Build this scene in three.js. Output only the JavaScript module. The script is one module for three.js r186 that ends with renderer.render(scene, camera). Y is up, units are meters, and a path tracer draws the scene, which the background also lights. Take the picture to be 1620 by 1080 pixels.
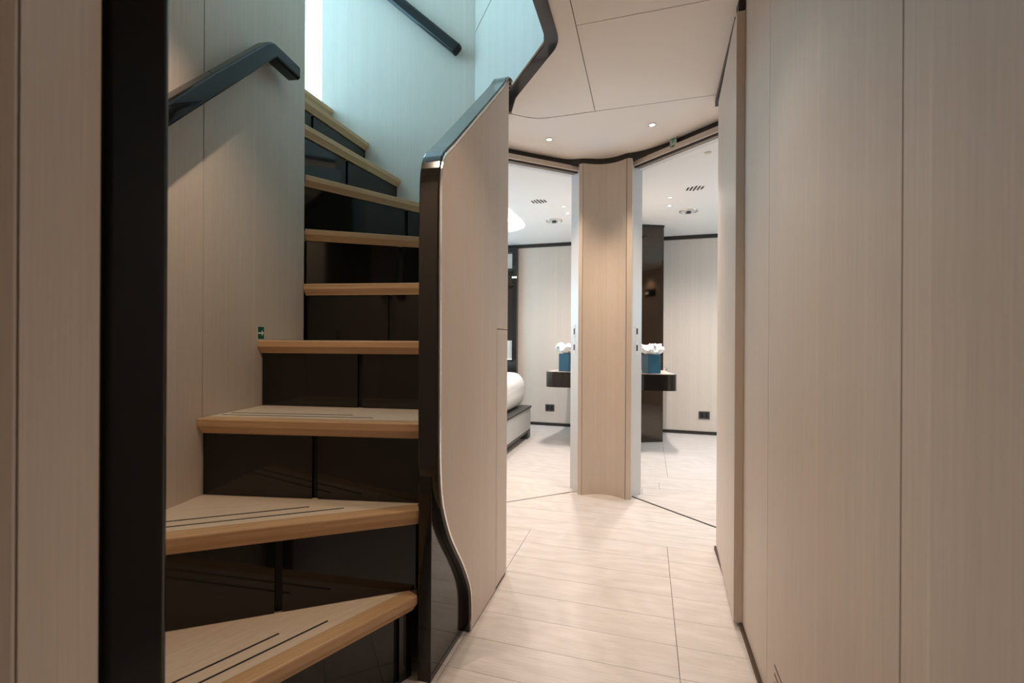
import * as THREE from 'three';
import { RoundedBoxGeometry } from 'three/addons/geometries/RoundedBoxGeometry.js';
import { mergeGeometries } from 'three/addons/utils/BufferGeometryUtils.js';
import { ImprovedNoise } from 'three/addons/math/ImprovedNoise.js';
import { RectAreaLightUniformsLib } from 'three/addons/lights/RectAreaLightUniformsLib.js';

// ------------------------------------------------------------------ camera, light, exposure
const scene = new THREE.Scene();
scene.background = new THREE.Color(0x000000);
const camera = new THREE.PerspectiveCamera(73.74, 1620 / 1080, 0.05, 60);
camera.position.set(0, 0.92, 0);
camera.rotation.order = 'YXZ';
camera.rotation.set(0, THREE.MathUtils.degToRad(16.517), THREE.MathUtils.degToRad(0.3115));
camera.focus = 1.9; camera.userData.fStop = 4.5;
const renderer = new THREE.WebGLRenderer({ antialias: true });
renderer.toneMapping = THREE.LinearToneMapping;
renderer.toneMappingExposure = 1.0;
renderer.shadowMap.enabled = true;
RectAreaLightUniformsLib.init();

const WARM = new THREE.Color(1.0, 0.78, 0.585), NEUTRAL = new THREE.Color(1.0, 0.91, 0.85), DAY = new THREE.Color(0.26, 0.63, 0.92);
function areaLight(color, nits, w, h, [x, y, z], [tx, ty, tz]) {
  const l = new THREE.RectAreaLight(color, nits, w, h); l.position.set(x, y, z); l.lookAt(tx, ty, tz); scene.add(l); return l;
}
// daylight through the deck window at the head of the stairs and through the cabins' hull windows
areaLight(DAY, 3.7, 3.05, 1.75, [-2.72, 3.4, -1.93], [0, 3.4, -1.93]);
areaLight(DAY, 11, 1.2, 0.5, [-2.54, 1.25, -3.7], [0, 1.1, -3.9]);
areaLight(DAY, 8, 1.2, 0.5, [2.04, 1.25, -3.7], [0, 1.1, -3.9]);

// ------------------------------------------------------------------ helpers
let seed = 7; const rnd = () => (seed = (seed * 16807) % 2147483647) / 2147483647;
const nz = new ImprovedNoise();
const used = new Map();
function numbered(n) { const k = used.get(n) || 0; used.set(n, k + 1); return k ? `${n}_${String(k).padStart(3, '0')}` : n; }
function shadow(o) { o.castShadow = true; o.receiveShadow = true; return o; }
function tag(o, label, category, group, kind) {
  o.userData.label = label; o.userData.category = category;
  if (group) o.userData.group = group; if (kind) o.userData.kind = kind; return o;
}
function thing(name, label, category, pos = [0, 0, 0], group, kind) {
  const g = new THREE.Group(); g.name = numbered(name); g.position.set(...pos); scene.add(g); return tag(g, label, category, group, kind);
}
function part(name, geo, mat, parent) {
  const m = shadow(new THREE.Mesh(geo, mat)); m.name = parent === scene ? numbered(name) : name;
  if (parent !== scene) { m.position.sub(worldOf(parent)); }
  parent.add(m); return m;
}
function worldOf(o) { const v = new THREE.Vector3(); while (o && o !== scene) { v.add(o.position); o = o.parent; } return v; }
function solo(name, geo, mat, label, category, group, kind) { return tag(part(name, geo, mat, scene), label, category, group, kind); }
// metric uv from each triangle's own direction; a = angle of the grain on level faces
function uvm(g0, a = 0, du = 0, dv = 0) {
  const g = g0.index ? g0.toNonIndexed() : g0; const p = g.attributes.position, n = p.count, uv = new Float32Array(n * 2);
  const A = new THREE.Vector3(), B = new THREE.Vector3(), C = new THREE.Vector3(), N = new THREE.Vector3(), ca = Math.cos(a), sa = Math.sin(a);
  for (let i = 0; i < n; i += 3) {
    A.fromBufferAttribute(p, i); B.fromBufferAttribute(p, i + 1); C.fromBufferAttribute(p, i + 2);
    N.copy(B).sub(A).cross(C.clone().sub(A)); const L = N.length() || 1; N.divideScalar(L);
    for (let k = 0; k < 3; k++) {
      const P = [A, B, C][k]; let u, v;
      if (Math.abs(N.y) > 0.6) { u = P.x * ca - P.z * sa; v = P.x * sa + P.z * ca; }
      else { const h = Math.hypot(N.x, N.z) || 1; u = (P.x * N.z - P.z * N.x) / h; v = P.y; }
      uv[(i + k) * 2] = u + du; uv[(i + k) * 2 + 1] = v + dv;
    }
  }
  g.setAttribute('uv', new THREE.BufferAttribute(uv, 2)); return g;
}
// same, but grain along u on every face (boards): u follows the direction a, v the other way
function uvb(g0, a = 0, du = 0, dv = 0) {
  const g = g0.index ? g0.toNonIndexed() : g0; const p = g.attributes.position, n = p.count, uv = new Float32Array(n * 2), ca = Math.cos(a), sa = Math.sin(a);
  for (let i = 0; i < n; i++) { const x = p.getX(i), y = p.getY(i), z = p.getZ(i); uv[i * 2] = x * ca - z * sa + du; uv[i * 2 + 1] = x * sa + z * ca + y + dv; }
  g.setAttribute('uv', new THREE.BufferAttribute(uv, 2)); return g;
}
// solid through stacked plan outlines [[x,z],...] at heights
function stack(rings, flip) {
  const pos = [], R = rings.map(r => r.pts), Y = rings.map(r => r.y); let ar = 0; const P0 = R[0], n = P0.length;
  for (let i = 0; i < n; i++) { const a = P0[i], b = P0[(i + 1) % n]; ar += a[0] * -b[1] + b[0] * a[1]; }
  const RR = ar < 0 ? R.map(r => [...r].reverse()) : R;
  const tri = (a, b, c) => pos.push(...a, ...b, ...c); const v = (k, i) => [RR[k][i % n][0], Y[k], RR[k][i % n][1]];
  for (let k = 0; k + 1 < RR.length; k++) for (let i = 0; i < n; i++) { tri(v(k, i), v(k, i + 1), v(k + 1, i + 1)); tri(v(k, i), v(k + 1, i + 1), v(k + 1, i)); }
  for (const [k, up] of [[0, false], [RR.length - 1, true]]) {
    const c = RR[k].map(q => new THREE.Vector2(q[0], -q[1]));
    for (const [a, b, d] of THREE.ShapeUtils.triangulateShape(c, [])) up ? tri(v(k, a), v(k, b), v(k, d)) : tri(v(k, a), v(k, d), v(k, b));
  }
  const g = new THREE.BufferGeometry(); g.setAttribute('position', new THREE.Float32BufferAttribute(pos, 3)); g.computeVertexNormals(); return g;
}
const slab = (pts, y0, y1) => stack([{ y: y0, pts }, { y: y1, pts }]);
// upright board from plan point a to b; thickness t to the right-hand side seen when walking a -> b
function board(a, b, y0, y1, t) {
  const dx = b[0] - a[0], dz = b[1] - a[1], L = Math.hypot(dx, dz), nx = -dz / L * t, nzz = dx / L * t;
  return slab([a, b, [b[0] + nx, b[1] + nzz], [a[0] + nx, a[1] + nzz]], y0, y1);
}
const box = (x0, x1, y0, y1, z0, z1) => { const g = new THREE.BoxGeometry(Math.abs(x1 - x0), Math.abs(y1 - y0), Math.abs(z1 - z0)); g.translate((x0 + x1) / 2, (y0 + y1) / 2, (z0 + z1) / 2); return g; };
const rbox = (x0, x1, y0, y1, z0, z1, r = 0.004, s = 3) => { const g = new RoundedBoxGeometry(Math.abs(x1 - x0), Math.abs(y1 - y0), Math.abs(z1 - z0), s, r); g.translate((x0 + x1) / 2, (y0 + y1) / 2, (z0 + z1) / 2); return g; };
// outline in the (z, y) plane pushed along x
function prismX(poly, x0, x1, bev = 0) {
  const s = new THREE.Shape(poly.map(([z, y]) => new THREE.Vector2(-z, y)));
  const g = new THREE.ExtrudeGeometry(s, { depth: x1 - x0 - 2 * bev, bevelEnabled: bev > 0, bevelSize: bev, bevelThickness: bev, bevelOffset: -bev, bevelSegments: 2, steps: 1 });
  g.rotateY(Math.PI / 2); g.translate(x0 + bev, 0, 0); return g;
}
function offset(path, d) {
  return path.map((p, i) => {
    const a = path[Math.max(0, i - 1)], b = path[Math.min(path.length - 1, i + 1)]; const dz = b[0] - a[0], dy = b[1] - a[1], L = Math.hypot(dz, dy);
    return [p[0] - dy / L * d, p[1] + dz / L * d];
  });
}
function smooth(pts, n, closed = false) {
  const c = new THREE.CatmullRomCurve3(pts.map(p => new THREE.Vector3(p[0], p[1], p[2] || 0)), closed, 'centripetal');
  return c.getSpacedPoints(n).map(v => [v.x, v.y, v.z]);
}
// rounded-rectangle bar along a path; side = fixed sideways direction
function sweep(path, w, h, r, side) {
  const prof = []; for (const [cx, cy, a0] of [[w / 2 - r, h / 2 - r, 0], [-w / 2 + r, h / 2 - r, 90], [-w / 2 + r, -h / 2 + r, 180], [w / 2 - r, -h / 2 + r, 270]])
    for (let k = 0; k <= 4; k++) { const a = (a0 + k * 22.5) * Math.PI / 180; prof.push([cx + Math.cos(a) * r, cy + Math.sin(a) * r]); }
  const P = path.map(p => new THREE.Vector3(...p)), n = prof.length, pos = [], idx = [], rings = [];
  const T = P.map((p, i) => P[Math.min(P.length - 1, i + 1)].clone().sub(P[Math.max(0, i - 1)]).normalize());
  const put = (p, t, s) => { const N = side.clone().cross(t).normalize(); rings.push(pos.length / 3); for (const [u, v] of prof) { const q = p.clone().addScaledVector(side, u * s).addScaledVector(N, v * s); pos.push(q.x, q.y, q.z); } };
  const cap = 0.009;
  for (const [d, s] of [[-1, 0.55], [-0.7, 0.8], [-0.3, 0.94]]) put(P[0].clone().addScaledVector(T[0], d * cap), T[0], s);
  P.forEach((p, i) => put(p, T[i], 1)); const e = P.length - 1;
  for (const [d, s] of [[0.3, 0.94], [0.7, 0.8], [1, 0.55]]) put(P[e].clone().addScaledVector(T[e], d * cap), T[e], s);
  for (let k = 0; k + 1 < rings.length; k++) for (let i = 0; i < n; i++) { const a = rings[k] + i, b = rings[k] + (i + 1) % n, c = rings[k + 1] + i, d = rings[k + 1] + (i + 1) % n; idx.push(a, b, d, a, d, c); }
  for (let i = 1; i + 1 < n; i++) { idx.push(rings[0], rings[0] + i + 1, rings[0] + i); const q = rings[rings.length - 1]; idx.push(q, q + i, q + i + 1); }
  const g = new THREE.BufferGeometry(); g.setAttribute('position', new THREE.Float32BufferAttribute(pos, 3)); g.setIndex(idx); g.computeVertexNormals(); return g;
}

// ------------------------------------------------------------------ materials
function tex(w, h, fn, srgb, rw, rh) {
  const d = new Uint8Array(w * h * 4);
  for (let y = 0; y < h; y++) for (let x = 0; x < w; x++) { const c = fn(x / w, y / h, x, y), i = (y * w + x) * 4; d[i] = c[0]; d[i + 1] = c[1]; d[i + 2] = c[2]; d[i + 3] = 255; }
  const t = new THREE.DataTexture(d, w, h); t.wrapS = t.wrapT = THREE.RepeatWrapping; t.magFilter = THREE.LinearFilter; t.minFilter = THREE.LinearMipmapLinearFilter; t.generateMipmaps = true;
  if (srgb) t.colorSpace = THREE.SRGBColorSpace; t.repeat.set(1 / rw, 1 / rh); t.needsUpdate = true; return t;
}
const cl = v => Math.max(0, Math.min(255, v));
// upright limed veneer: 1.2 m x 2.4 m, fine streaks
const VW = 1024, VH = 512, colTone = [], colFine = [];
for (let x = 0; x < VW; x++) { colFine[x] = rnd() - 0.5; }
for (let x = 0; x < VW; x++) { colTone[x] = nz.noise(x * 0.021, 3.3, 0) * 0.8 + nz.noise(x * 0.11, 9.1, 0) * 0.7; }
function veneer(u, v, x, y) {
  const drift = Math.sin(v * Math.PI * 2) * 1.5 + nz.noise(u * 30, v * 3, 1.5) * 1.2; const xx = ((x + drift) % VW + VW) % VW, xi = Math.floor(xx), fr = xx - xi;
  const fine = colFine[xi] * (1 - fr) + colFine[(xi + 1) % VW] * fr;
  return colTone[xi] * 4 + fine * 6.5 + nz.noise(x * 0.5, y * 0.06, 7) * 5;
}
function veneerMaps(r, g, b) {
  const map = tex(VW, VH, (u, v, x, y) => { const t = veneer(u, v, x, y); return [cl(r + t), cl(g + t), cl(b + t * 0.95)]; }, true, 1.2, 2.4);
  return map;
}
const veneerBump = tex(VW, VH, (u, v, x, y) => { const t = 128 + veneer(u, v, x, y) * 5; return [cl(t), cl(t), cl(t)]; }, false, 1.2, 2.4);
function oak(u, v, scale) { // grain along u
  const w = nz.noise(u * 2.2, v * 3, 0.3) * 1.2 + nz.noise(u * 5, v * 9, 4) * 0.3; const ring = Math.sin((v * 9 + w * 2.4) * 6.283);
  const pore = nz.noise(u * 14, v * 300, 2) ; return ring * 0.22 + Math.max(0, pore) * -1.5 + nz.noise(u * 3, v * 40, 8) * 0.6;
}
const floorMap = tex(1024, 1024, (u, v) => { const t = oak(u * 2.2, v, 1) * 13; return [cl(218 + t), cl(210 + t * 1.1), cl(205 + t * 1.2)]; }, true, 2.2, 1.1);
const floorBump = tex(1024, 1024, (u, v) => { const t = 128 + oak(u * 2.2, v, 1) * 70; return [cl(t), cl(t), cl(t)]; }, false, 2.2, 1.1);
const treadMap = tex(1024, 512, (u, v) => { const t = nz.noise(u * 8, v * 60, 2) * 8 + nz.noise(u * 40, v * 240, 5) * 9; return [cl(226 + t), cl(206 + t), cl(182 + t)]; }, true, 1.2, 0.6);
const noseMap = tex(1024, 256, (u, v) => { const t = nz.noise(u * 4, v * 40, 12) * 17 + nz.noise(u * 30, v * 160, 5) * 8; return [cl(208 + t), cl(169 + t), cl(128 + t)]; }, true, 1.2, 0.3);
const S = (o) => new THREE.MeshStandardMaterial(o), Ph = (o) => new THREE.MeshPhysicalMaterial(o);
const mVeneer = S({ map: veneerMaps(214, 199, 185), bumpMap: veneerBump, bumpScale: 0.0003, roughness: 0.5 });
const mVeneerStair = mVeneer;
const mFloor = S({ map: floorMap, bumpMap: floorBump, bumpScale: 0.0004, roughness: 0.42 });
const mTread = S({ map: treadMap, roughness: 0.45 });
const mNose = S({ map: noseMap, roughness: 0.4 });
const mGloss = Ph({ color: new THREE.Color().setRGB(0.012, 0.0095, 0.008), roughness: 0.06 });
const mRiser = Ph({ color: new THREE.Color().setRGB(0.009, 0.0068, 0.0052), roughness: 0.07 });
const mBronzeMirror = S({ color: new THREE.Color().setRGB(0.085, 0.07, 0.058), metalness: 1, roughness: 0.05 });
const mBand = Ph({ color: new THREE.Color().setRGB(0.012, 0.0098, 0.008), roughness: 0.1, clearcoat: 0.5, clearcoatRoughness: 0.04 });
const mSatin = Ph({ color: new THREE.Color().setRGB(0.004, 0.0036, 0.0034), roughness: 0.2, specularIntensity: 0.5 });
const mRail = Ph({ color: new THREE.Color().setRGB(0.006, 0.006, 0.006), roughness: 0.05, specularIntensity: 0.6 });
const mBlack = S({ color: 0x0a0908, roughness: 0.6 });
const mStrip = S({ color: new THREE.Color().setRGB(0.02, 0.016, 0.013), roughness: 0.4 });
const mBrown = S({ color: 0x4a3828, roughness: 0.6 });
const mSteel = S({ color: 0xd8d2ca, metalness: 1, roughness: 0.16 });
const mCeil = S({ color: new THREE.Color().setRGB(0.92, 0.83, 0.75), roughness: 0.75 });
const mCabinCeil = S({ color: new THREE.Color().setRGB(0.86, 0.83, 0.8), roughness: 0.75 });
const mGap = S({ color: 0x3a2e25, roughness: 0.9 });
const mPaint = S({ color: new THREE.Color().setRGB(0.72, 0.71, 0.7), roughness: 0.35 });
const mWhite = S({ color: new THREE.Color().setRGB(0.8, 0.79, 0.77), roughness: 0.8 });
const mLamp = new THREE.MeshStandardMaterial({ color: 0xffffff, emissive: new THREE.Color(1, 0.93, 0.82), emissiveIntensity: 9 });
const mLed = new THREE.MeshStandardMaterial({ color: 0xffffff, emissive: new THREE.Color(1, 0.9, 0.78), emissiveIntensity: 2.2 });
const mPane = new THREE.MeshStandardMaterial({ color: 0xffffff, emissive: new THREE.Color(0.6, 0.9, 1), emissiveIntensity: 1.7 });
const mShell = S({ color: new THREE.Color().setRGB(0.6, 0.56, 0.5), roughness: 0.8 });
const mTeal = S({ color: new THREE.Color().setRGB(0.006, 0.065, 0.105), roughness: 0.35 });
const mTissue = S({ color: new THREE.Color().setRGB(0.85, 0.84, 0.82), roughness: 0.95, side: THREE.DoubleSide });
const mGrey = S({ color: 0x3b3a3a, roughness: 0.5 });

// ------------------------------------------------------------------ setting: floor of oak planks
const CEIL = 2.03, TOP = 1.994, CC = 2.0;
const floor = thing('floor', 'pale limed oak plank floor running through lobby and cabins', 'floor', [0, 0, 0], null, 'structure');
part('subfloor', box(-2.7, 2.2, -0.06, -0.011, -5.0, 1.3), mGap, floor);
const zs = []; for (let k = -8; k <= 20; k++) zs.push(-2.163 + k * 0.1395);
zs.push(-5.0); zs.sort((a, b) => b - a);
const hx0 = -0.541, hx1 = 0.0915, g2 = 0.0009;
function plank(x0, x1, z0, z1) {
  const g = box(x0 + g2, x1 - g2, -0.0105, 0, z1 + g2 * 0.7, z0 - g2 * 0.7); part('plank', uvb(g, 0, rnd() * 2, rnd() * 1), mFloor, floor);
}
for (let i = 0; i + 1 < zs.length; i++) {
  const z0 = zs[i], z1 = zs[i + 1], zm = (z0 + z1) / 2;
  let xs;
  if (zm > -2.163) xs = [-1.5, hx0, hx1, 0.5];
  else if (zm > -2.45) xs = [-1.3, 0.8];
  else if (zm > -2.8) xs = [-2.65, -1.15 - (i % 2) * 0.4, 0.75 + (i % 2) * 0.4, 2.15];
  else { xs = [-2.65]; let x = -2.65 + 0.5 + rnd() * 1.2; while (x < 1.8) { xs.push(x); x += 1.3 + rnd() * 0.6; } xs.push(2.15); }
  if (z1 < -5.0) continue;
  for (let k = 0; k + 1 < xs.length; k++) plank(xs[k], xs[k + 1], z0, z1);
}
part('knot', new THREE.CylinderGeometry(0.0045, 0.0045, 0.0006, 12).translate(0.044, 0.0003, -1.27), mBrown, floor);

// ------------------------------------------------------------------ walls of the stairs
const LW0 = [-1.155, -0.35], LW1 = [-1.345, -1.54], lt = [(LW1[0] - LW0[0]), (LW1[1] - LW0[1])], lL = Math.hypot(...lt), lu = [lt[0] / lL, lt[1] / lL];
const lwAt = (z) => [LW0[0] + (z - LW0[1]) * lt[0] / lt[1], z];
const wallL = thing('wall_left', 'tall cream grained veneer wall carrying the handrail left of the steps', 'wall', [0, 0, 0], null, 'structure');
part('veneer_panel', uvm(board(lwAt(-1.0325), LW0, 0, 2.34, 0.05)), mVeneer, wallL);
part('veneer_panel', uvm(board(LW1, lwAt(-1.0355), 0, 2.34, 0.05)), mVeneer, wallL);
part('backing', board([LW1[0] - 0.02, LW1[1] + 0.03], [LW0[0] - 0.02, LW0[1]], 0, 2.335, 0.06), mGap, wallL);
part('return_panel', uvm(box(-2.75, -1.347, 0, 2.298, -1.54, -1.49)), mVeneer, wallL);
const wallF = thing('wall_stair_back', 'veneer wall behind the upper steps lit blue by daylight', 'wall', [0, 0, 0], null, 'structure');
part('veneer_panel', uvm(box(-1.885, -0.9, 0, 4.4, -2.34, -2.3)), mVeneer, wallF);
part('return_panel', uvm(box(-1.885, -1.845, 2.3, 4.4, -3.6, -2.341)), mVeneer, wallF);
const wallB = thing('wall_stairwell_right', 'bright bluish veneer wall rising inside the ceiling opening', 'wall', [0, 0, 0], null, 'structure');
const BW0 = [-0.372, -1.645], BW1 = [-0.899, -2.299], bwm = 2.588;
part('veneer_panel', uvm(board(BW1, BW0, CEIL + 0.001, bwm - 0.003, -0.03)), mVeneer, wallB);
part('veneer_panel', uvm(board(BW1, BW0, bwm + 0.003, 4.4, -0.03)), mVeneer, wallB);
part('joint', board([BW1[0] + 0.008, BW1[1] - 0.008], [BW0[0] + 0.008, BW0[1] - 0.008], bwm - 0.003, bwm + 0.003, -0.015), mBlack, wallB);
part('veneer_panel', uvm(box(-0.36, -0.33, CEIL + 0.001, 4.4, -1.62, -0.34)), mVeneer, wallB);
const shell = thing('wall_upper_deck', 'plain walls and ceiling closing the deck above the stairs', 'wall', [0, 0, 0], null, 'structure');
part('wall_panel', box(-2.79, -0.33, CEIL, 4.4, -0.34, -0.3), mShell, shell);
part('wall_panel', box(-2.79, -1.845, 2.3, 4.4, -3.64, -3.6), mShell, shell);
part('wall_panel', box(-2.79, -2.75, 2.05, 2.5, -3.6, -0.34), mShell, shell);
part('wall_panel', box(-2.79, -2.75, 4.3, 4.4, -3.6, -0.34), mShell, shell);
part('wall_panel', box(-2.79, -2.75, 2.5, 4.3, -3.6, -3.49), mShell, shell);
part('wall_panel', box(-2.79, -2.75, 2.5, 4.3, -0.38, -0.34), mShell, shell);
part('ceiling_panel', box(-2.79, -0.3, 4.4, 4.44, -3.64, -0.3), mCabinCeil, shell);
part('deck_floor', box(-2.75, -1.81, 2.06, 2.255, -3.6, -1.545), mShell, shell);
part('deck_floor', slab([[-2.75, -1.49], [-1.405, -1.49], [-1.23, -0.345], [-2.75, -0.345]], 2.06, 2.298), mShell, shell);
const win1 = thing('window_1', 'bright daylit window seen through gap above the top steps', 'window', [0, 0, 0], null, 'structure');
part('pane', box(-2.77, -2.76, 2.5, 4.3, -3.49, -0.38), mPane, win1);
part('window_frame', mergeGeometries([box(-2.757, -2.74, 2.47, 2.51, -3.5, -0.37), box(-2.757, -2.74, 4.28, 4.32, -3.5, -0.37), box(-2.757, -2.74, 2.5, 4.3, -3.5, -3.47), box(-2.757, -2.74, 2.5, 4.3, -0.4, -0.37)]), mBlack, win1);

// ------------------------------------------------------------------ lobby ceiling with the stair opening
const ceiling = thing('ceiling', 'cream panelled lobby ceiling with thin dark joints', 'ceiling', [0, 0, 0], null, 'structure');
const cg = 0.0016;
const rimIn = [[-0.361, 1.2], [-0.361, -1.585], ...smooth([[-0.361, -1.60, 0], [-0.363, -1.63, 0], [-0.374, -1.66, 0], [-0.392, -1.684, 0]], 8).map(p => [p[0], p[1]]), [-0.899, -2.30]];
const rimOut = rimIn.map(([x, z], i) => i < 2 ? [x + 0.047, z - (i ? 0.012 : 0)] : null);
{ // outer outline: offset of the inner one to the lobby side
  const p = rimIn; for (let i = 0; i < p.length; i++) { const a = p[Math.max(0, i - 1)], b = p[Math.min(p.length - 1, i + 1)]; const dx = b[0] - a[0], dz = b[1] - a[1], L = Math.hypot(dx, dz); rimOut[i] = [p[i][0] - dz / L * 0.047, p[i][1] + dx / L * 0.047]; }
}
const LEFTEND = [-0.96, -2.375];
const ceilEdge = [...rimOut.slice(1, -1), [-0.93, -2.36]];
part('ceiling_panel', slab([[-0.245 + cg, 1.25], [0.34, 1.25], [0.34, -1.595 + cg], [-0.245 + cg, -1.595 + cg]], CEIL, CEIL + 0.012), mCeil, ceiling);
part('ceiling_panel', slab([[-0.245 + cg, -1.595 - cg], [0.34, -1.595 - cg], [0.34, -2.213 + cg], [-0.245 + cg, -2.213 + cg]], CEIL, CEIL + 0.012), mCeil, ceiling);
const curve3 = smooth([[-0.245, -2.213, 0], [-0.33, -2.214, 0], [-0.42, -2.214, 0], [-0.49, -2.213, 0], [-0.54, -2.2, 0], [-0.59, -2.168, 0], [-0.64, -2.125, 0], [-0.72, -2.19, 0], [-0.8, -2.26, 0]].slice(0, 7), 14).map(p => [p[0], p[1]]);
const ro = rimOut.filter((p, i) => i >= 1 && i < rimOut.length - 1), cut = [-0.70, -2.10];
part('ceiling_panel', slab([[-0.245 - cg, 1.25], [-0.245 - cg, -2.213 + cg], ...curve3.slice(1).map(p => [p[0] + cg, p[1] + cg * 2.2]), [ro[ro.length - 1][0] - 0.243 * 0.9, ro[ro.length - 1][1] - 0.30 * 0.9], ...[...ro].reverse(), [rimOut[0][0], 1.25]], CEIL, CEIL + 0.012), mCeil, ceiling);
part('ceiling_panel', slab([[0.6, -2.213 - cg], ...curve3.map(p => [p[0] - cg, p[1] - cg * 2.2]), [-0.70, -2.11], [-0.95, -2.36], [-0.95, -2.7], [-0.35, -3.0], [-0.1, -3.0], [0.6, -2.6]], CEIL, CEIL + 0.012), mCeil, ceiling);
part('backing', slab([[-0.33, 1.3], [0.62, 1.3], [0.62, -2.5], [-0.1, -3.05], [-0.4, -3.05], [-0.98, -2.5], [-0.905, -2.345], [-0.33, -1.62]], CEIL + 0.0125, CEIL + 0.2), mGap, ceiling);
part('backing', box(-0.66, -0.33, CEIL + 0.0125, CEIL + 0.2, -0.34, 1.3), mGap, ceiling);
part('ceiling_panel', box(-0.66, -0.36, CEIL, CEIL + 0.012, -0.34, 1.25), mCeil, ceiling);
part('ceiling_panel', slab([[-0.362, -0.345], [-0.362, -0.95], [-1.249, -0.95], [-1.155, -0.345]], CEIL, CEIL + 0.03), mCeil, ceiling);
// dark trim around the stair opening
{
  const inn = rimIn.slice(0), out = rimOut.slice(0); inn[0] = [-0.361, -0.345]; out[0] = [-0.314, -0.345];
  const poly = [...inn, ...out.reverse()];
  const t = thing('trim_1', 'dark brown band framing the stair opening in the ceiling', 'trim', [0, 0, 0], null, 'structure');
  part('rim', slab(poly, CEIL - 0.006, CEIL + 0.05), mBand, t);
}

// ------------------------------------------------------------------ doors at the end of the lobby, pier between them
const LD0 = [-0.965, -2.306], LD1 = [-0.405, -2.797], RD0 = [-0.0855, -2.801], RD1 = [0.472, -2.340];
function doorway(n, label, A, B, jambEnd, cabin) { // opening from A to B seen left to right
  const d = thing(`door_${n}`, label, 'doorway', [0, 0, 0], null, 'structure'); d.name = `door_${n}`;
  const ux = (B[0] - A[0]), uz = (B[1] - A[1]), L = Math.hypot(ux, uz), u = [ux / L, uz / L], nn = [-u[1], u[0]]; // nn -> lobby side is -(?)
  const into = (nn[1] < 0) ? nn : [-nn[0], -nn[1]];
  const at = (s, q) => [A[0] + u[0] * s + into[0] * q, A[1] + u[1] * s + into[1] * q];
  const quad = (s0, s1, q0, q1) => [at(s0, q0), at(s1, q0), at(s1, q1), at(s0, q1)];
  part('lintel', uvm(slab(quad(-0.02, L + 0.0, -0.004, 0.05), 1.968, TOP)), mVeneer, d);
  part('lintel_groove', slab(quad(0, L, 0.012, 0.03), 1.962, 1.968), mBlack, d);
  part('header', slab(quad(-0.02, L, 0.052, 0.09), 1.96, CEIL), mPaint, d);
  part('threshold_strip', slab(quad(0, L, 0.0, 0.012), -0.002, 0.0015), n === 1 ? mSteel : mBlack, d);
  for (const [s, out] of [[0, -1], [L, 1]]) part('jamb', rslab(quad(out < 0 ? -0.03 : L, out < 0 ? 0 : L + 0.03, 0.004, 0.085), 0, 1.968), mPaint, d);
  // strike plates on the jamb next to the pier
  const s = jambEnd === 'B' ? L : 0, sg = jambEnd === 'B' ? -1 : 1;
  for (const yc of [0.985, 0.885]) {
    const p = part('strike_plate', slab(quad(s, s + sg * 0.0012, 0.03, 0.056), yc - 0.04, yc + 0.04), mWhite, d);
    part('latch_hole', slab(quad(s + sg * 0.001, s + sg * 0.0018, 0.037, 0.05), yc - 0.018, yc + 0.018), mBlack, p);
  }
  return { at, L };
}
function rslab(p, y0, y1) { return slab(p, y0, y1); }
doorway(1, 'open left cabin doorway with bed visible beyond', LD0, LD1, 'B');
doorway(2, 'open right cabin doorway with black column visible beyond', RD0, RD1, 'A');
const pier = thing('wall_pier', 'narrow concave veneer pier between the two cabin doorways', 'wall', [0, 0, 0], null, 'structure');
{
  part('stile', uvm(slab([[-0.398, -2.75], [-0.375, -2.743], [-0.362, -2.81], [-0.408, -2.80]], 0, TOP)), mVeneer, pier);
  part('stile', uvm(slab([[-0.1165, -2.737], [-0.0865, -2.745], [-0.081, -2.80], [-0.122, -2.80]], 0, TOP)), mVeneer, pier);
  const c = smooth([[-0.3725, -2.745, 0], [-0.33, -2.769, 0], [-0.28, -2.788, 0], [-0.24, -2.792, 0], [-0.19, -2.784, 0], [-0.15, -2.764, 0], [-0.1195, -2.741, 0]], 18).map(p => [p[0], p[1]]);
  part('curved_panel', uvm(slab([...c, [-0.125, -2.805], [-0.36, -2.815]], 0, TOP)), mVeneer, pier);
  part('core', slab([[-0.42, -2.835], [-0.36, -2.818], [-0.125, -2.81], [-0.068, -2.835], [-0.06, -2.89], [-0.243, -2.95], [-0.42, -2.89]], 0, CEIL), mPaint, pier);
}
// dark strip where the lobby walls meet the ceiling
{
  const t = thing('trim_2', 'black shadow strip between lobby walls and ceiling', 'trim', [0, 0, 0], null, 'structure');
  const run = smooth([[-1.0, -2.30, 0], [-0.75, -2.52, 0], [-0.60, -2.652, 0], [-0.46, -2.752, 0], [-0.37, -2.765, 0], [-0.28, -2.795, 0], [-0.23, -2.799, 0], [-0.18, -2.788, 0], [-0.12, -2.757, 0], [-0.07, -2.752, 0], [0.0, -2.728, 0], [0.1, -2.672, 0], [0.25, -2.548, 0], [0.5, -2.342, 0]], 60).map(p => [p[0], p[1]]);
  const back = run.map(([x, z]) => [x, z - 0.05]).reverse();
  part('strip', slab([...run, ...back], TOP - 0.002, CEIL + 0.002), mStrip, t);
}

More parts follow.
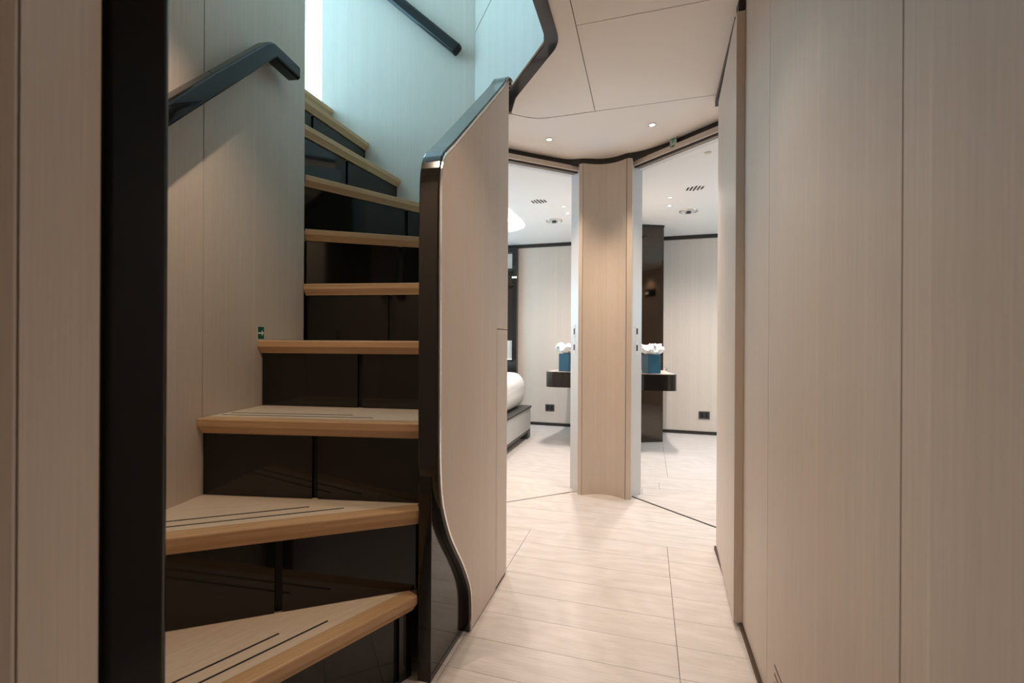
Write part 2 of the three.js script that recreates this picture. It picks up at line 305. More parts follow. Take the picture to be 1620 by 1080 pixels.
// ------------------------------------------------------------------ right side of the lobby
const wallR = thing('wall_right', 'long cream veneer wall along the right of the lobby', 'wall', [0, 0, 0], null, 'structure');
part('veneer_panel', uvm(box(0.3, 0.34, 0.016, CEIL, -1.63, -1.3115)), mVeneer, wallR);
part('veneer_panel', uvm(box(0.3, 0.34, 0.016, CEIL, -1.3095, -0.6735)), mVeneer, wallR);
part('veneer_panel', uvm(box(0.3, 0.34, 0.016, CEIL, -0.6705, -0.57)), mVeneer, wallR);
part('backing', box(0.3035, 0.42, 0, CEIL, -1.66, 1.25), mBrown, wallR);
part('backing', box(0.335, 0.42, 0, CEIL, -2.25, -1.66), mBrown, wallR);
part('end_panel', uvm(board([0.34, -2.20], [0.50, -2.33], 0, CEIL, 0.03)), mVeneer, wallR);
const skirtR = solo('baseboard_right', box(0.2915, 0.3035, 0, 0.016, -2.2, -0.62), mBrown, 'thin brown plinth strip under the right veneer wall', 'baseboard', null, 'structure');
const jambR = thing('trim_3', 'pale rounded door jamb closest to the camera on the right', 'trim', [0, 0, 0], null, 'structure');
part('jamb', uvm(rbox(0.276, 0.42, 0, CEIL - 0.001, -0.577, 0.5, 0.014, 5)), mVeneer, jambR);
const panel = thing('sliding_door', 'tall pale sliding door panel standing proud on the right wall', 'door', [0.274, 0.013, -1.624]);
{
  const a = [0.274, -1.622], b = [0.3008, -2.21], y0 = 0.013;
  part('leaf', uvm(board([a[0] + 0.003, a[1]], b, y0, 1.994, 0.0225)), mVeneer, panel);
  part('face', uvm(board(a, b, y0, 1.995, 0.003)), mVeneer, panel);
  part('top_strip', board([0.281, -1.7], [0.293, -2.262], 2.0, CEIL - 0.001, 0.018), mStrip, panel);
  part('top_strip', box(0.279, 0.2995, 1.9965, CEIL - 0.001, -1.66, -1.618), mStrip, panel);
}
{
  const v = thing('vent_grille', 'row of thin horizontal vent slots low in the right wall', 'vent', [0.3, 0.05, -1.1]);
  for (let k = 0; k < 6; k++) { part('slot', box(0.2992, 0.3, 0.139 - k * 0.021, 0.1435 - k * 0.021, -1.237, -0.98), mBrown, v); part('louvre', box(0.2988, 0.3, 0.1325 - k * 0.021, 0.1385 - k * 0.021, -1.237, -0.98), mVeneer, v); }
}

// ------------------------------------------------------------------ near left: wall end with its black cap, wall behind the camera
const wallN = thing('wall_near_left', 'grey-lit veneer wall end beside the camera on the left', 'wall', [0, 0, 0], null, 'structure');
part('veneer_panel', uvm(slab([[-0.50, -0.246], [-0.56, -0.3405], [-0.62, -0.3405], [-0.62, -0.246]], 0, CEIL)), mVeneer, wallN);
part('veneer_panel', uvm(rbox(-0.62, -0.4985, 0, CEIL, -0.2455, 1.25, 0.005)), mVeneer, wallN);
part('stair_side_panel', uvm(box(-1.2, -0.621, 0, CEIL, -0.345, -0.30)), mVeneer, wallN);
solo('trim_4', rbox(-0.635, -0.5585, 0, CEIL, -0.4165, -0.341, 0.012, 4), mSatin, 'thick gloss black post capping the near left wall end', 'post', null, 'structure').name = 'trim_4';
solo('wall_rear', uvm(box(-0.65, 0.4, 0, CEIL, 1.25, 1.3)), mVeneer, 'veneer wall closing the passage behind the camera', 'wall', null, 'structure');

// ------------------------------------------------------------------ staircase
const RISE = 0.23, TH = 0.045;
const nose = [null,
  [[-0.594, -1.112], [-0.930, -0.358]],
  [[-0.594, -1.120], [-1.203, -0.685]],
  [[-0.594, -1.142], [-1.258, -1.013]],
  [[-0.594, -1.372], [-1.299, -1.268]],
  [[-0.594, -1.662], [-1.340, -1.532]],
  [[-0.712, -1.974], [-1.352, -1.553]],
  [[-0.946, -2.298], [-1.362, -1.566]],
  [[-1.347, -2.298], [-1.400, -1.552]],
  [[-1.556, -2.298], [-1.553, -1.545]],
  [[-1.804, -2.298], [-1.806, -1.545]]];
const stairs = thing('staircase', 'curving oak staircase with dark gloss risers climbing to the deck', 'staircase', [-0.95, 0, -1.1]);
const shiftLine = (l, d) => { // push a nose line away from the climber by d (up the stairs)
  const [R, Lp] = l; let nx = -(R[1] - Lp[1]), nzv = (R[0] - Lp[0]); const q = Math.hypot(nx, nzv); nx /= q; nzv /= q; return { R: [R[0] - nx * d, R[1] - nzv * d], L: [Lp[0] - nx * d, Lp[1] - nzv * d] };
};
{ // make sure the push goes up the stairs
  const t = shiftLine(nose[4], 0.1); if (t.R[1] > nose[4][0][1]) console.log('nose push is reversed');
}
const split = [null, [0.06, 0.62], [0.465], [0.485], [0.486], [0.527], [0.5], [0.42], [0.554], [0.585], [0.5]];
const lerp = (a, b, t) => [a[0] + (b[0] - a[0]) * t, a[1] + (b[1] - a[1]) * t];
const extraL = { 1: [[-1.156, -0.358]] };
for (let k = 1; k <= 10; k++) {
  const [R, Lp] = nose[k], y = k * RISE, ang = Math.atan2(-(R[1] - Lp[1]), R[0] - Lp[0]);
  // riser below: dark panels with open joints in front of a black backing
  const rl = shiftLine(nose[k], 0.024), rb = shiftLine(nose[k], 0.036);
  const y0 = (k - 1) * RISE, y1 = y - TH; const ends = [0, ...split[k], 1], Lr = Math.hypot(rl.R[0] - rl.L[0], rl.R[1] - rl.L[1]);
  const rs = part('riser', board(rb.R, rb.L, y0 + 0.0005, y1, 0.008), mBlack, stairs);
  for (let i = 0; i + 1 < ends.length; i++) {
    const t0 = ends[i] + (i ? 0.009 / Lr : 0), t1 = ends[i + 1] - (i + 2 < ends.length ? 0.009 / Lr : 0);
    part('riser_panel', board(lerp(rl.R, rl.L, t0), lerp(rl.R, rl.L, t1), y0 + 0.0008, y1, 0.0115), mRiser, rs);
  }
  // tread
  let back;
  if (k < 10) { const b = shiftLine(nose[k + 1], 0.034); back = [b.L, b.R]; } else back = [[-2.1, -1.545], [-2.1, -2.298]];
  const seam = shiftLine(nose[k], 0.042), seamB = shiftLine(nose[k], 0.0428);
  // nosing: upright face, undercut below
  const ins = d => shiftLine(nose[k], d);
  const ring = (d) => { const l = ins(d); return [l.R, l.L, seam.L, seam.R]; };
  const fix = g => uvb(g, ang, rnd(), rnd());
  if (k === 1 || k === 2 || k === 3) { // winders: the narrow end closes on the newel
    const cutR = lerp(nose[k][0], nose[k][1], 0.0);
  }
  const tr = part('tread', fix(slab([seamB.R, seamB.L, ...(extraL[k] || []), ...back], y - TH, y)), mTread, stairs);
  part('nosing', fix(stack([{ y: y - TH, pts: ring(0.016) }, { y: y - TH + 0.004, pts: ring(0.015) }, { y: y - 0.026, pts: ring(0.003) }, { y: y - 0.022, pts: ring(0.0) }, { y: y - 0.004, pts: ring(0.0) }, { y: y - 0.001, pts: ring(0.0012) }, { y, pts: ring(0.004) }])), mNose, tr);
  for (const [d, f] of [[0.072, 0.26], [0.112, 0.38]]) {
    if (k > 6) continue; const a = shiftLine(nose[k], d), b = shiftLine(nose[k], d + 0.0055), f0 = k <= 3 ? f : 0.06;
    const bk = back; const q = [lerp(a.R, a.L, f0), lerp(a.R, a.L, 0.97), lerp(b.R, b.L, 0.97), lerp(b.R, b.L, f0)];
    part('grip_strip', slab(q, y - 0.002, y + 0.0006), mBlack, tr);
  }
}

// ------------------------------------------------------------------ partition (balustrade) beside the stairs
const part0 = thing('stair_partition', 'pale veneer balustrade panel with curved gloss black edge', 'partition', [-0.56, 0, -1.4]);
const outline = smooth([[-1.346, 0], [-1.347, 0.05], [-1.345, 0.105], [-1.333, 0.15], [-1.305, 0.2], [-1.267, 0.256], [-1.225, 0.31], [-1.183, 0.368], [-1.152, 0.425], [-1.132, 0.473], [-1.119, 0.53], [-1.113, 0.6], [-1.111, 0.7], [-1.11, 0.9], [-1.109, 1.1], [-1.109, 1.25], [-1.11, 1.325], [-1.116, 1.385], [-1.133, 1.425], [-1.16, 1.452], [-1.2, 1.486], [-1.3, 1.576], [-1.45, 1.711], [-1.6, 1.846], [-1.68, 1.92], [-1.705, 1.947], [-1.725, 1.966], [-1.745, 1.977], [-1.775, 1.98]].map(p => [p[0], p[1], 0]), 120).map(p => [p[0], p[1]]);
const rib = (d0, d1, x0, x1, bev) => prismX([...offset(outline, d0), ...offset(outline, d1).reverse()], x0, x1, bev);
part('edge_band', rib(-0.004, 0.03, -0.592, -0.5335, 0.003), mBand, part0);
part('edge_strip', rib(0.0005, 0.0075, -0.5334, -0.529, 0), mSteel, part0);
const inner = offset(outline, 0.0095).filter(p => p[0] > -1.7005);
part('veneer_panel', uvm(prismX([[-1.5905, 0.006], [inner[0][0], 0.006], ...inner.slice(1), [-1.7005, inner[inner.length - 1][1]], [-1.7005, 0.9675], [-1.5905, 0.9675]], -0.5335, -0.53)), mVeneer, part0);
const coreP = offset(outline, 0.0305).filter(p => p[0] > -1.7);
part('core', uvm(prismX([[-1.7, 0], [coreP[0][0], 0], ...coreP.slice(1), [-1.7, coreP[coreP.length - 1][1]]], -0.590, -0.534)), mGap, part0);
{ // corner piece turning towards the left cabin
  const arc = []; for (let k = 0; k <= 8; k++) { const a = k / 8 * Math.PI / 2 * 0.66; arc.push([-0.59 + 0.06 * Math.cos(a), -1.715 - 0.06 * Math.sin(a)]); }
  const plan = [[-0.53, -1.7005], ...arc, [-0.598, -1.79], [-0.95, -2.31], [-0.905, -2.299], [-0.594, -1.778], [-0.558, -1.745], [-0.5345, -1.7105], [-0.5345, -1.7005]];
  part('access_door', mergeGeometries([uvm(slab(plan, 0.012, 0.9645)), uvm(box(-0.5345, -0.53, 0.012, 0.9645, -1.7005, -1.5935))]), mVeneer, part0);
  part('corner_panel', uvm(slab(plan, 0.9675, 1.955)), mVeneer, part0);
  part('plinth', slab([[-0.534, -1.5935], ...plan.slice(1, -4).map(([x, z]) => [x - 0.004, z]), [-0.6, -1.75], [-0.56, -1.5935]], 0, 0.012), mBrown, part0);
  const cap = [[-0.5345, -1.7005], ...arc.map(([x, z]) => [x - 0.001, z]), [-0.598, -1.79], [-0.7, -1.95], [-0.66, -1.95], [-0.6, -1.81], [-0.592, -1.7755], [-0.5345, -1.7755]].filter((p, i) => i > 0);
  part('top_cap', slab([...arc.slice(4), [-0.598, -1.79], [-0.7, -1.95], [-0.66, -1.95], [-0.6, -1.81], [-0.592, -1.776]], 1.9555, 1.984), mBand, part0);
}
{ // straight newel and gloss side panel outside the curve
  const low = offset(outline, -0.0042).filter(p => p[1] < 0.56);
  part('newel', prismX([[-1.112, 0.0], [-1.112, 0.6], [low[low.length - 1][0] + 0.0005, 0.6], ...[...low].reverse()], -0.592, -0.553, 0.002), mGloss, part0);
}

// ------------------------------------------------------------------ handrails
const nL = [-lu[1], lu[0]]; // away from the left wall, into the stairs
const railPt = (s, y, off) => { const b = [-1.235 + lu[0] * s + nL[0] * off, -0.85 + lu[1] * s + nL[1] * off]; return [b[0], y, b[1]]; };
{
  const t = thing('handrail', 'gloss black handrail bar on the wall left of the steps', 'handrail', railPt(0, 1.4, 0.05));
  const pts = []; for (let k = 0; k <= 14; k++) pts.push([-0.3 + k * 0.04871, 1.188 + k * 0.04871 * 1.035, 0]);
  const path = smooth([...pts, [0.392, 1.904, 0], [0.404, 1.9105, 0], [0.42, 1.912, 0], [0.50, 1.914, 0], [0.543, 1.915, 0]], 110).map(p => railPt(p[0], p[1], 0.052));
  part('bar', sweep(path, 0.054, 0.05, 0.011, new THREE.Vector3(nL[0], 0, nL[1])), mRail, t);
  for (const s of [-0.05, 0.46]) { const p = railPt(s, s < 0 ? 1.43 : 1.905, 0.013); const g = new THREE.CylinderGeometry(0.009, 0.009, 0.035, 14); g.rotateZ(Math.PI / 2); g.rotateY(Math.atan2(-nL[1], nL[0])); g.translate(p[0], p[1], p[2]); part('bracket', g, mSteel, t); }
}
{
  const t = thing('handrail', 'gloss black handrail bar slanting down the blue-lit back wall', 'handrail', [-1.2, 2.5, -2.25]);
  const path = smooth([[-2.0, 3.42, -2.25], [-1.8, 3.235, -2.25], [-1.6, 3.05, -2.25], [-1.4, 2.866, -2.25], [-1.2, 2.68, -2.25], [-1.05, 2.541, -2.25], [-0.982, 2.478, -2.25]], 40);
  part('bar', sweep(path, 0.045, 0.06, 0.014, new THREE.Vector3(0, 0, 1)), mRail, t);
  for (const x of [-1.7, -1.15]) { const g = new THREE.CylinderGeometry(0.009, 0.009, 0.032, 14); g.rotateX(Math.PI / 2); g.translate(x, x < -1.5 ? 3.142 : 2.634, -2.287); part('bracket', g, mSteel, t); }
}

// ------------------------------------------------------------------ signs
function signTex(draw) {
  const c = document.createElement('canvas'); c.width = 128; c.height = 170; const x = c.getContext('2d'); draw(x); const t = new THREE.CanvasTexture(c); t.colorSpace = THREE.SRGBColorSpace; return t;
}
const arrowTex = signTex(x => { x.fillStyle = '#cfd6cc'; x.fillRect(0, 0, 128, 170); x.fillStyle = '#0c5a3c'; x.fillRect(8, 10, 112, 146); x.fillStyle = '#e9efe8'; x.fillRect(12, 76, 74, 20); x.beginPath(); x.moveTo(78, 46); x.lineTo(116, 86); x.lineTo(78, 126); x.fill(); });
const exitTex = signTex(x => {
  x.fillStyle = '#d5ddd3'; x.fillRect(0, 0, 128, 170); x.fillStyle = '#1f6a46'; x.fillRect(8, 8, 112, 154); x.fillStyle = '#e9efe8'; x.fillRect(20, 24, 16, 122); x.fillRect(92, 24, 16, 122);
  x.fillRect(57, 30, 14, 80); x.beginPath(); x.moveTo(40, 98); x.lineTo(88, 98); x.lineTo(64, 142); x.fill();
});
{
  const s = thing('arrow_sign', 'small green sticker with white right-pointing arrow above a step', 'sign', railPt(0.44, 0.945, 0.001));
  const pl = new THREE.BoxGeometry(0.036, 0.05, 0.001); const m = shadow(new THREE.Mesh(pl, mWhite)); m.name = 'plate'; m.rotation.y = Math.atan2(nL[0], nL[1]); s.add(m);
  const f = new THREE.Mesh(new THREE.PlaneGeometry(0.036, 0.05), S({ map: arrowTex, roughness: 0.5 })); f.name = 'print'; f.position.z = 0.0008; m.add(f);
}
{
  const s = thing('exit_sign', 'small green exit sign on black strip above the right doorway', 'sign', [0.131, 2.004, -2.618]);
  const m = shadow(new THREE.Mesh(new THREE.BoxGeometry(0.04, 0.05, 0.002), mWhite)); m.name = 'plate'; m.rotation.y = Math.atan2(-0.6, 0.8); s.add(m);
  const f = new THREE.Mesh(new THREE.PlaneGeometry(0.04, 0.05), S({ map: exitTex, roughness: 0.5 })); f.name = 'print'; f.position.z = 0.0014; m.add(f);
}

// ------------------------------------------------------------------ cabins
const cab = thing('wall_cabin', 'pale veneer walls around the two cabins', 'wall', [0, 0, 0], null, 'structure');
part('back_wall', uvm(box(-2.65, -0.265, 0, CC, -4.95, -4.91)), mVeneer, cab);
part('back_wall', uvm(box(-0.22, 2.15, 0, CC, -4.95, -4.91)), mVeneer, cab);
part('bulkhead', uvm(box(-0.265, -0.22, 0, CC + 0.03, -4.95, -2.94)), mVeneer, cab);
part('front_wall', uvm(box(-2.65, -0.99, 0, CC, -2.4, -2.345)), mVeneer, cab);
part('front_wall', uvm(box(0.50, 2.15, 0, CC, -2.4, -2.34)), mVeneer, cab);
for (const [x0, x1] of [[-2.65, -2.6], [2.1, 2.15]]) {
  part('hull_wall', uvm(mergeGeometries([box(x0, x1, 0, 1.0, -4.95, -2.34), box(x0, x1, 1.5, CC, -4.95, -2.34), box(x0, x1, 1.0, 1.5, -4.95, -4.3), box(x0, x1, 1.0, 1.5, -3.1, -2.34)])), mVeneer, cab);
}
solo('window_2', box(-2.64, -2.63, 1.0, 1.5, -4.3, -3.1), mPane, 'daylit hull window of the left cabin', 'window', null, 'structure').name = 'window_2';
solo('window_3', box(2.13, 2.14, 1.0, 1.5, -4.3, -3.1), mPane, 'daylit hull window of the right cabin', 'window', null, 'structure').name = 'window_3';
const cceil = thing('ceiling_cabin', 'white cabin ceilings beyond the doorways', 'ceiling', [0, 0, 0], null, 'structure');
{
  const out = new THREE.Shape([[-2.65, 2.345], [-0.98, 2.345], [-0.43, 2.84], [-0.243, 2.93], [-0.243, 4.95], [-2.65, 4.95]].map(p => new THREE.Vector2(...p)));
  const h = new THREE.Path(); const cx = -1.72, cz = 3.75, a = 0.65, b = 0.58; for (let k = 0; k <= 48; k++) { const t = k / 48 * Math.PI * 2, c = Math.cos(t), s = Math.sin(t); const p = [cx + a * Math.sign(c) * Math.pow(Math.abs(c), 0.5), cz + b * Math.sign(s) * Math.pow(Math.abs(s), 0.5)]; k ? h.lineTo(...p) : h.moveTo(...p); }
  out.holes.push(h); const g = new THREE.ExtrudeGeometry(out, { depth: 0.03, bevelEnabled: false }); g.rotateX(-Math.PI / 2); g.translate(0, CC, 0);
  part('ceiling_panel', g, mCabinCeil, cceil);
  part('cove_top', box(-2.5, -0.95, CC + 0.14, CC + 0.16, -4.5, -3.0), mCabinCeil, cceil);
  for (const q of [[-2.5, -2.47, -4.5, -3.0], [-0.98, -0.95, -4.5, -3.0], [-2.5, -0.95, -4.5, -4.47], [-2.5, -0.95, -3.03, -3.0]]) part('cove_wall', box(q[0], q[1], CC + 0.03, CC + 0.14, q[2], q[3]), mCabinCeil, cceil);
  part('ceiling_panel', slab([[0.49, -2.34], [2.15, -2.34], [2.15, -4.95], [-0.243, -4.95], [-0.243, -2.93], [-0.05, -2.83]], CC, CC + 0.03), mCabinCeil, cceil);
  part('roof', box(-2.7, 2.2, CC + 0.17, CC + 0.2, -5.0, -2.9), mGap, cceil);
  const led = thing('cove_light', 'glowing strip hidden in the round left cabin ceiling recess', 'light', [-1.72, CC + 0.05, -3.75]);
  part('led_strip', mergeGeometries([box(-2.46, -0.99, CC + 0.035, CC + 0.05, -4.465, -4.45), box(-2.46, -0.99, CC + 0.035, CC + 0.05, -3.05, -3.035), box(-1.0, -0.985, CC + 0.035, CC + 0.05, -4.44, -3.06), box(-2.465, -2.45, CC + 0.035, CC + 0.05, -4.44, -3.06)]), mLed, led);
  areaLight(NEUTRAL, 16, 1.4, 0.03, [-1.72, CC + 0.06, -4.44], [-1.72, CC + 0.09, -3.7]);
  areaLight(NEUTRAL, 16, 1.3, 0.03, [-1.01, CC + 0.06, -3.75], [-1.8, CC + 0.09, -3.75]);
}
for (const [x0, x1, nm] of [[-1.38, -0.266, 'left'], [-0.219, 2.1, 'right']]) {
  solo(`baseboard_cabin_${nm}`, box(x0, x1, 0, 0.032, -4.91, -4.902), mStrip, `dark skirting along the back wall of the ${nm} cabin`, 'baseboard', null, 'structure');
  solo('trim', box(x0 - (nm === 'left' ? 1.2 : 0), x1, CC - 0.038, CC, -4.91, -4.9), mStrip, `dark strip atop the back wall of the ${nm} cabin`, 'trim', null, 'structure').name = nm === 'left' ? 'trim_5' : 'trim_6';
}

function desk(label, x0, x1front, x1back, sgn) {
  const d = thing('wall_desk', label, 'desk', [x0, 0.52, -4.4]);
  const zf = -3.9, r = 0.07, front = []; for (let k = 0; k <= 8; k++) { const a = k / 8 * Math.PI / 2; front.push([x1front - sgn * r + sgn * r * Math.sin(a), zf - r + r * Math.cos(a)]); }
  const right = smooth([[x1front, -3.98, 0], [x1front - sgn * 0.03, -4.1, 0], [x1back - sgn * 0.02, -4.4, 0], [x1back - sgn * 0.01, -4.7, 0], [x1back, -4.905, 0]], 12).map(p => [p[0], p[1]]);
  const plan = [[x0, zf], ...front, ...right.slice(1), [x0, -4.905]];
  part('apron', slab(plan, 0.524, 0.657), mGloss, d);
  const inset = plan.map(([x, z]) => [x0 + (x - x0) * 0.965, Math.max(-4.9, Math.min(-3.915, z))]);
  part('top', uvm(slab(inset, 0.6572, 0.661)), mVeneer, d); return d;
}
desk('gloss dark wall desk with rounded corner beside the black column', -0.219, 0.234, 0.2, 1);
desk('gloss dark wall desk in left cabin beyond the bed', -0.266, -0.855, -0.8, -1);
{ // tall dark mirror column of the right cabin
  const t = thing('mirror_column', 'full-height glossy black column behind the right cabin desk', 'column', [0.03, 0, -4.4]);
  const poly = [[-0.216, -4.26], [0.128, -4.417], [0.145, -4.435], [0.142, -4.47], [-0.216, -4.5]];
  for (const [a, b] of [[0.001, 0.523], [0.662, 1.985]]) part('glass_face', slab(poly, a, b), mBronzeMirror, t);
  part('top_rail', slab(poly.map(([x, z]) => [x * 1.04, z + 0.002]), 1.9855, 1.999), mBlack, t);
}
function tissueBox(label, x, z, ry) {
  const t = thing('tissue_box', label, 'tissue box', [x, 0.6615, z]);
  const g = new THREE.Group(); const add = (n, geo, m, p = t) => { geo.rotateY(ry); const o = shadow(new THREE.Mesh(geo, m)); o.name = n; p.add(o); return o; };
  add('box', new RoundedBoxGeometry(0.115, 0.155, 0.115, 3, 0.006).translate(0, 0.0775, 0), mTeal);
  const pos = [], N = 26, K = 9; // crumpled tissue
  for (let k = 0; k <= K; k++) for (let i = 0; i < N; i++) { const a = i / N * Math.PI * 2, u = k / K; const ruff = 1 + 0.6 * nz.noise(Math.cos(a) * 2.3 + 5, Math.sin(a) * 2.3, u * 2.5 + x) + 0.34 * Math.sin(a * 5 + u * 5) * u; const r = (0.02 + 0.07 * Math.sin(Math.min(1, u * 1.15) * 2.3)) * ruff; pos.push(Math.cos(a) * r, 0.15 + u * 0.085 + 0.06 * nz.noise(a * 1.7, u * 4, 3) * u, Math.sin(a) * r); }
  const idx = []; for (let k = 0; k < K; k++) for (let i = 0; i < N; i++) { const a = k * N + i, b = k * N + (i + 1) % N; idx.push(a, b, b + N, a, b + N, a + N); }
  const c = pos.length / 3; pos.push(0, 0.2, 0); for (let i = 0; i < N; i++) idx.push(K * N + i, K * N + (i + 1) % N, c);
  const tg = new THREE.BufferGeometry(); tg.setAttribute('position', new THREE.Float32BufferAttribute(pos, 3)); tg.setIndex(idx); tg.computeVertexNormals(); add('tissue', tg, mTissue); return t;
}
tissueBox('teal tissue box with white tissue before the black column', 0.035, -3.985, 0.5);
tissueBox('teal tissue box with white tissue on the left cabin desk', -0.668, -3.985, -0.5);
function outlet(label, x0, x1, y0, y1) {
  const t = thing('wall_socket', label, 'socket', [(x0 + x1) / 2, (y0 + y1) / 2, -4.905]);
  part('plate', rbox(x0, x1, y0, y1, -4.91, -4.902, 0.002, 2), mGrey, t); const w = (x1 - x0) / 3;
  for (let k = 0; k < 2; k++) part('insert', rbox(x0 + 0.012 + k * (w + 0.012), x0 + 0.006 + (k + 1) * (w + 0.006), y0 + 0.014, y1 - 0.014, -4.903, -4.9005, 0.001, 2), mBlack, t);
}
outlet('dark double socket low on the left cabin back wall', -1.068, -0.968, 0.16, 0.233);
outlet('dark double socket low on the right cabin back wall', 0.501, 0.603, 0.155, 0.232);
{ // bed
  const b = thing('bed', 'white made-up bed on pale upholstered base in left cabin', 'bed', [-1.7, 0, -3.6]);
  const mBase = S({ color: new THREE.Color().setRGB(0.55, 0.55, 0.53), roughness: 0.7 }), mRail = S({ color: 0x4b4a48, roughness: 0.45 });
  part('base', rbox(-2.3, -1.072, 0.085, 0.285, -4.262, -2.55, 0.008), mBase, b);
  part('top_rail', rbox(-2.31, -1.064, 0.2855, 0.305, -4.27, -2.55, 0.004), mRail, b);
  part('plinth', box(-2.2, -1.17, 0, 0.085, -4.1, -2.6), mBlack, b);
  part('foot', rbox(-1.16, -1.074, 0, 0.0845, -4.26, -4.16, 0.003), mRail, b);
  part('side_rail', box(-1.09, -1.074, 0.065, 0.0845, -4.16, -2.56), mRail, b);
  const m = new RoundedBoxGeometry(1.17, 0.33, 1.66, 8, 0.125); const p = m.attributes.position;
  for (let i = 0; i < p.count; i++) { const x = p.getX(i), y = p.getY(i), z = p.getZ(i); p.setX(i, x + 0.012 * nz.noise(y * 9, z * 4, 1)); p.setY(i, y + 0.012 * nz.noise(x * 4, z * 4, 5)); }
  m.computeVertexNormals(); m.translate(-1.685, 0.465, -3.405); part('mattress', m, mWhite, b);
}
{ // shelving at the edge of the left doorway's view
  const t = thing('display_shelf', 'dark lit shelving at far left of left cabin back wall', 'shelf', [-1.7, 0, -4.85]);
  part('post', box(-1.437, -1.385, 0.0, CC - 0.04, -4.908, -4.84), mGloss, t); part('post', box(-2.2, -2.15, 0.0, CC - 0.04, -4.908, -4.84), mGloss, t);
  part('back_panel', box(-2.15, -1.437, 0.3, CC - 0.04, -4.908, -4.898), mBand, t); part('header', box(-2.15, -1.437, CC - 0.09, CC - 0.04, -4.897, -4.84), mGloss, t);
  part('mirror', box(-2.15, -1.437, 1.74, 1.905, -4.897, -4.893), S({ color: 0xd8cfc4, roughness: 0.5 }), t);
  for (const y of [1.70, 1.545, 0.72]) { part('shelf', box(-2.15, -1.437, y - 0.02, y, -4.897, -4.80), mGloss, t); part('led_line', box(-2.15, -1.437, y + 0.0005, y + 0.008, -4.893, -4.885), mLed, t); }
  part('lit_panel', box(-2.15, -1.437, 0.735, 0.93, -4.897, -4.893), S({ color: 0xe8dccb, roughness: 0.5 }), t);
  part('reading_lamp', new THREE.CylinderGeometry(0.008, 0.008, 0.05, 12).rotateZ(Math.PI / 2).translate(-1.411, 1.63, -4.835), mLed, t);
  areaLight(WARM, 20, 0.7, 0.02, [-1.79, 1.56, -4.86], [-1.79, 1.8, -4.88]);
}
{ // lit switch panel on the right cabin's hull side, seen mirrored in the column
  const t = thing('switch_panel', 'black switch plate reflected in the glossy column', 'switch', [2.09, 1.66, -2.6]);
  part('plate', rbox(2.088, 2.1, 1.6, 1.71, -2.7, -2.5, 0.003, 2), mBlack, t); part('screen', box(2.086, 2.088, 1.64, 1.67, -2.56, -2.515), mLed, t);
}

// ceiling fittings
function downlight(label, x, y, z, group, candela, angle, color, pen = 0.7, soft = 1) {
  const t = thing('downlight', label, 'light', [x, y, z], group);
  const ring = new THREE.TorusGeometry(0.017, 0.0035, 10, 28).rotateX(Math.PI / 2).translate(x, y - 0.001, z); part('ring', ring, mSteel, t);
  part('lamp', new THREE.CylinderGeometry(0.0135, 0.0135, 0.002, 24).translate(x, y - 0.0015, z), mLamp, t);
  const s = new THREE.SpotLight(color, candela, 0, angle, pen, 2); s.position.set(x, y - 0.012, z); s.target.position.set(x, 0, z); s.castShadow = true; s.shadow.radius = soft; scene.add(s, s.target);
}
const A = Math.PI / 180;
downlight('small ceiling downlight above the left doorway side of lobby', -0.519, CEIL, -2.448, null, 3.1, 48 * A, WARM, 1);
downlight('small ceiling downlight in front of the right doorway', 0.02, CEIL, -2.428, null, 3.1, 48 * A, WARM, 1);
downlight('small ceiling downlight over the middle of the lobby', -0.12, CEIL, -1.15, null, 1.5, 46 * A, WARM, 1);
downlight('small ceiling downlight over the camera', -0.1, CEIL, 0.3, null, 0.05, 60 * A, NEUTRAL);
downlight('small ceiling downlight over the first steps of the staircase', -0.85, CEIL, -0.7, null, 1.6, 62 * A, WARM, 0.5, 0.5);
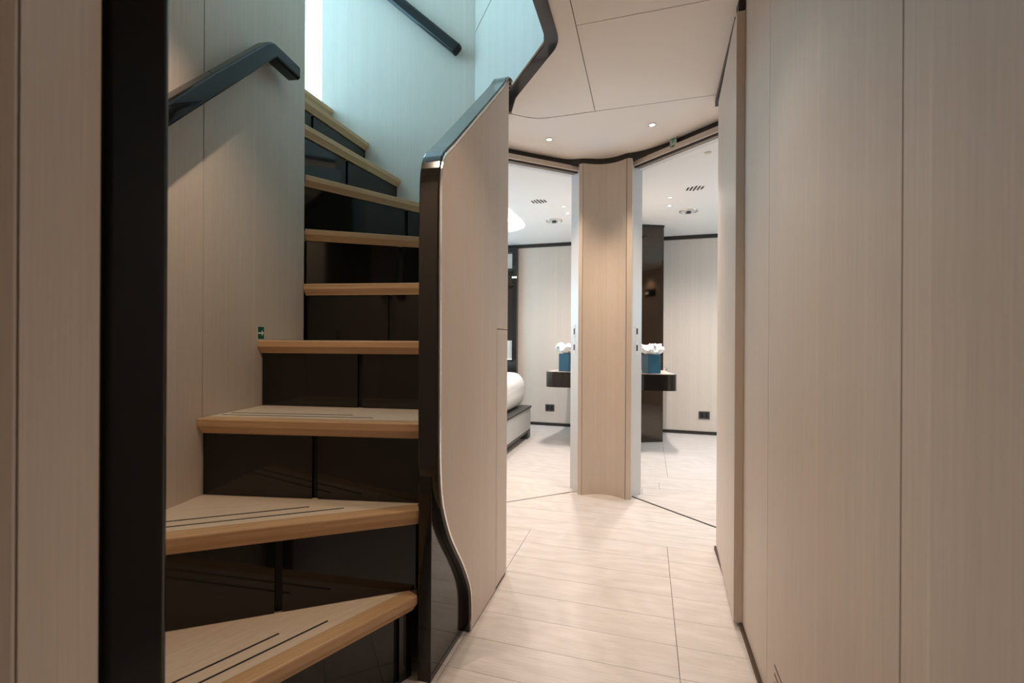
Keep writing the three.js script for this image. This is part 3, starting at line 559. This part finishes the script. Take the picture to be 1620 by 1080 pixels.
downlight('front one of two downlights in left cabin ceiling', -0.641, CC, -3.592, null, 3.6, 78 * A, NEUTRAL, 0.8);
downlight('rear one of two downlights in left cabin ceiling', -0.644, CC, -3.795, null, 3.6, 78 * A, NEUTRAL, 0.8);
downlight('front one of two downlights in right cabin ceiling', 0.159, CC, -3.583, null, 3.6, 78 * A, NEUTRAL, 0.8);
downlight('rear one of two downlights in right cabin ceiling', 0.164, CC, -3.798, null, 3.6, 78 * A, NEUTRAL, 0.8);
downlight('downlight over the open floor of the right cabin', 0.9, CC, -3.9, null, 4, 70 * A, NEUTRAL, 1);
downlight('downlight over the bed of the left cabin', -1.2, CC, -3.0, null, 3.5, 70 * A, NEUTRAL, 1);
downlight('downlight washing the hull wall reflected in the glossy column', 2.0, CC, -2.6, null, 1.2, 40 * A, WARM, 0.8);
for (const [x, nm, sg] of [[-0.804, 'left', -1], [0.317, 'right', 1]]) {
  const v = thing('ceiling_vent', `group of slanted dark vent slots in ${nm} cabin ceiling`, 'vent', [x, CC, -3.42]);
  for (let k = -2; k <= 2; k++) { const L = 0.1 - Math.abs(k) * 0.02; const g = new THREE.BoxGeometry(0.011, 0.002, L); g.rotateY(sg * 0.15); g.translate(x + k * 0.024, CC - 0.001, -3.42); part('slot', g, mBlack, v); }
  const d = thing('smoke_detector', `round flush detector in ${nm} cabin ceiling`, 'detector', [x + 0.005, CC, -4.0]);
  part('ring', new THREE.TorusGeometry(0.068, 0.006, 10, 36).rotateX(Math.PI / 2).translate(x + 0.005, CC - 0.001, -4.0), mSteel, d);
  part('disc', new THREE.CylinderGeometry(0.064, 0.064, 0.003, 32).translate(x + 0.005, CC - 0.0015, -4.0), mPaint, d);
  part('sensor', new THREE.CylinderGeometry(0.018, 0.022, 0.014, 20).translate(x + 0.005, CC - 0.01, -4.0), mGrey, d);
}
solo('sprinkler', new THREE.CylinderGeometry(0.014, 0.018, 0.004, 16).translate(0.328, CC - 0.002, -2.80), mSteel, 'tiny round fitting in right cabin ceiling near the doorway', 'fitting');
renderer.render(scene, camera);
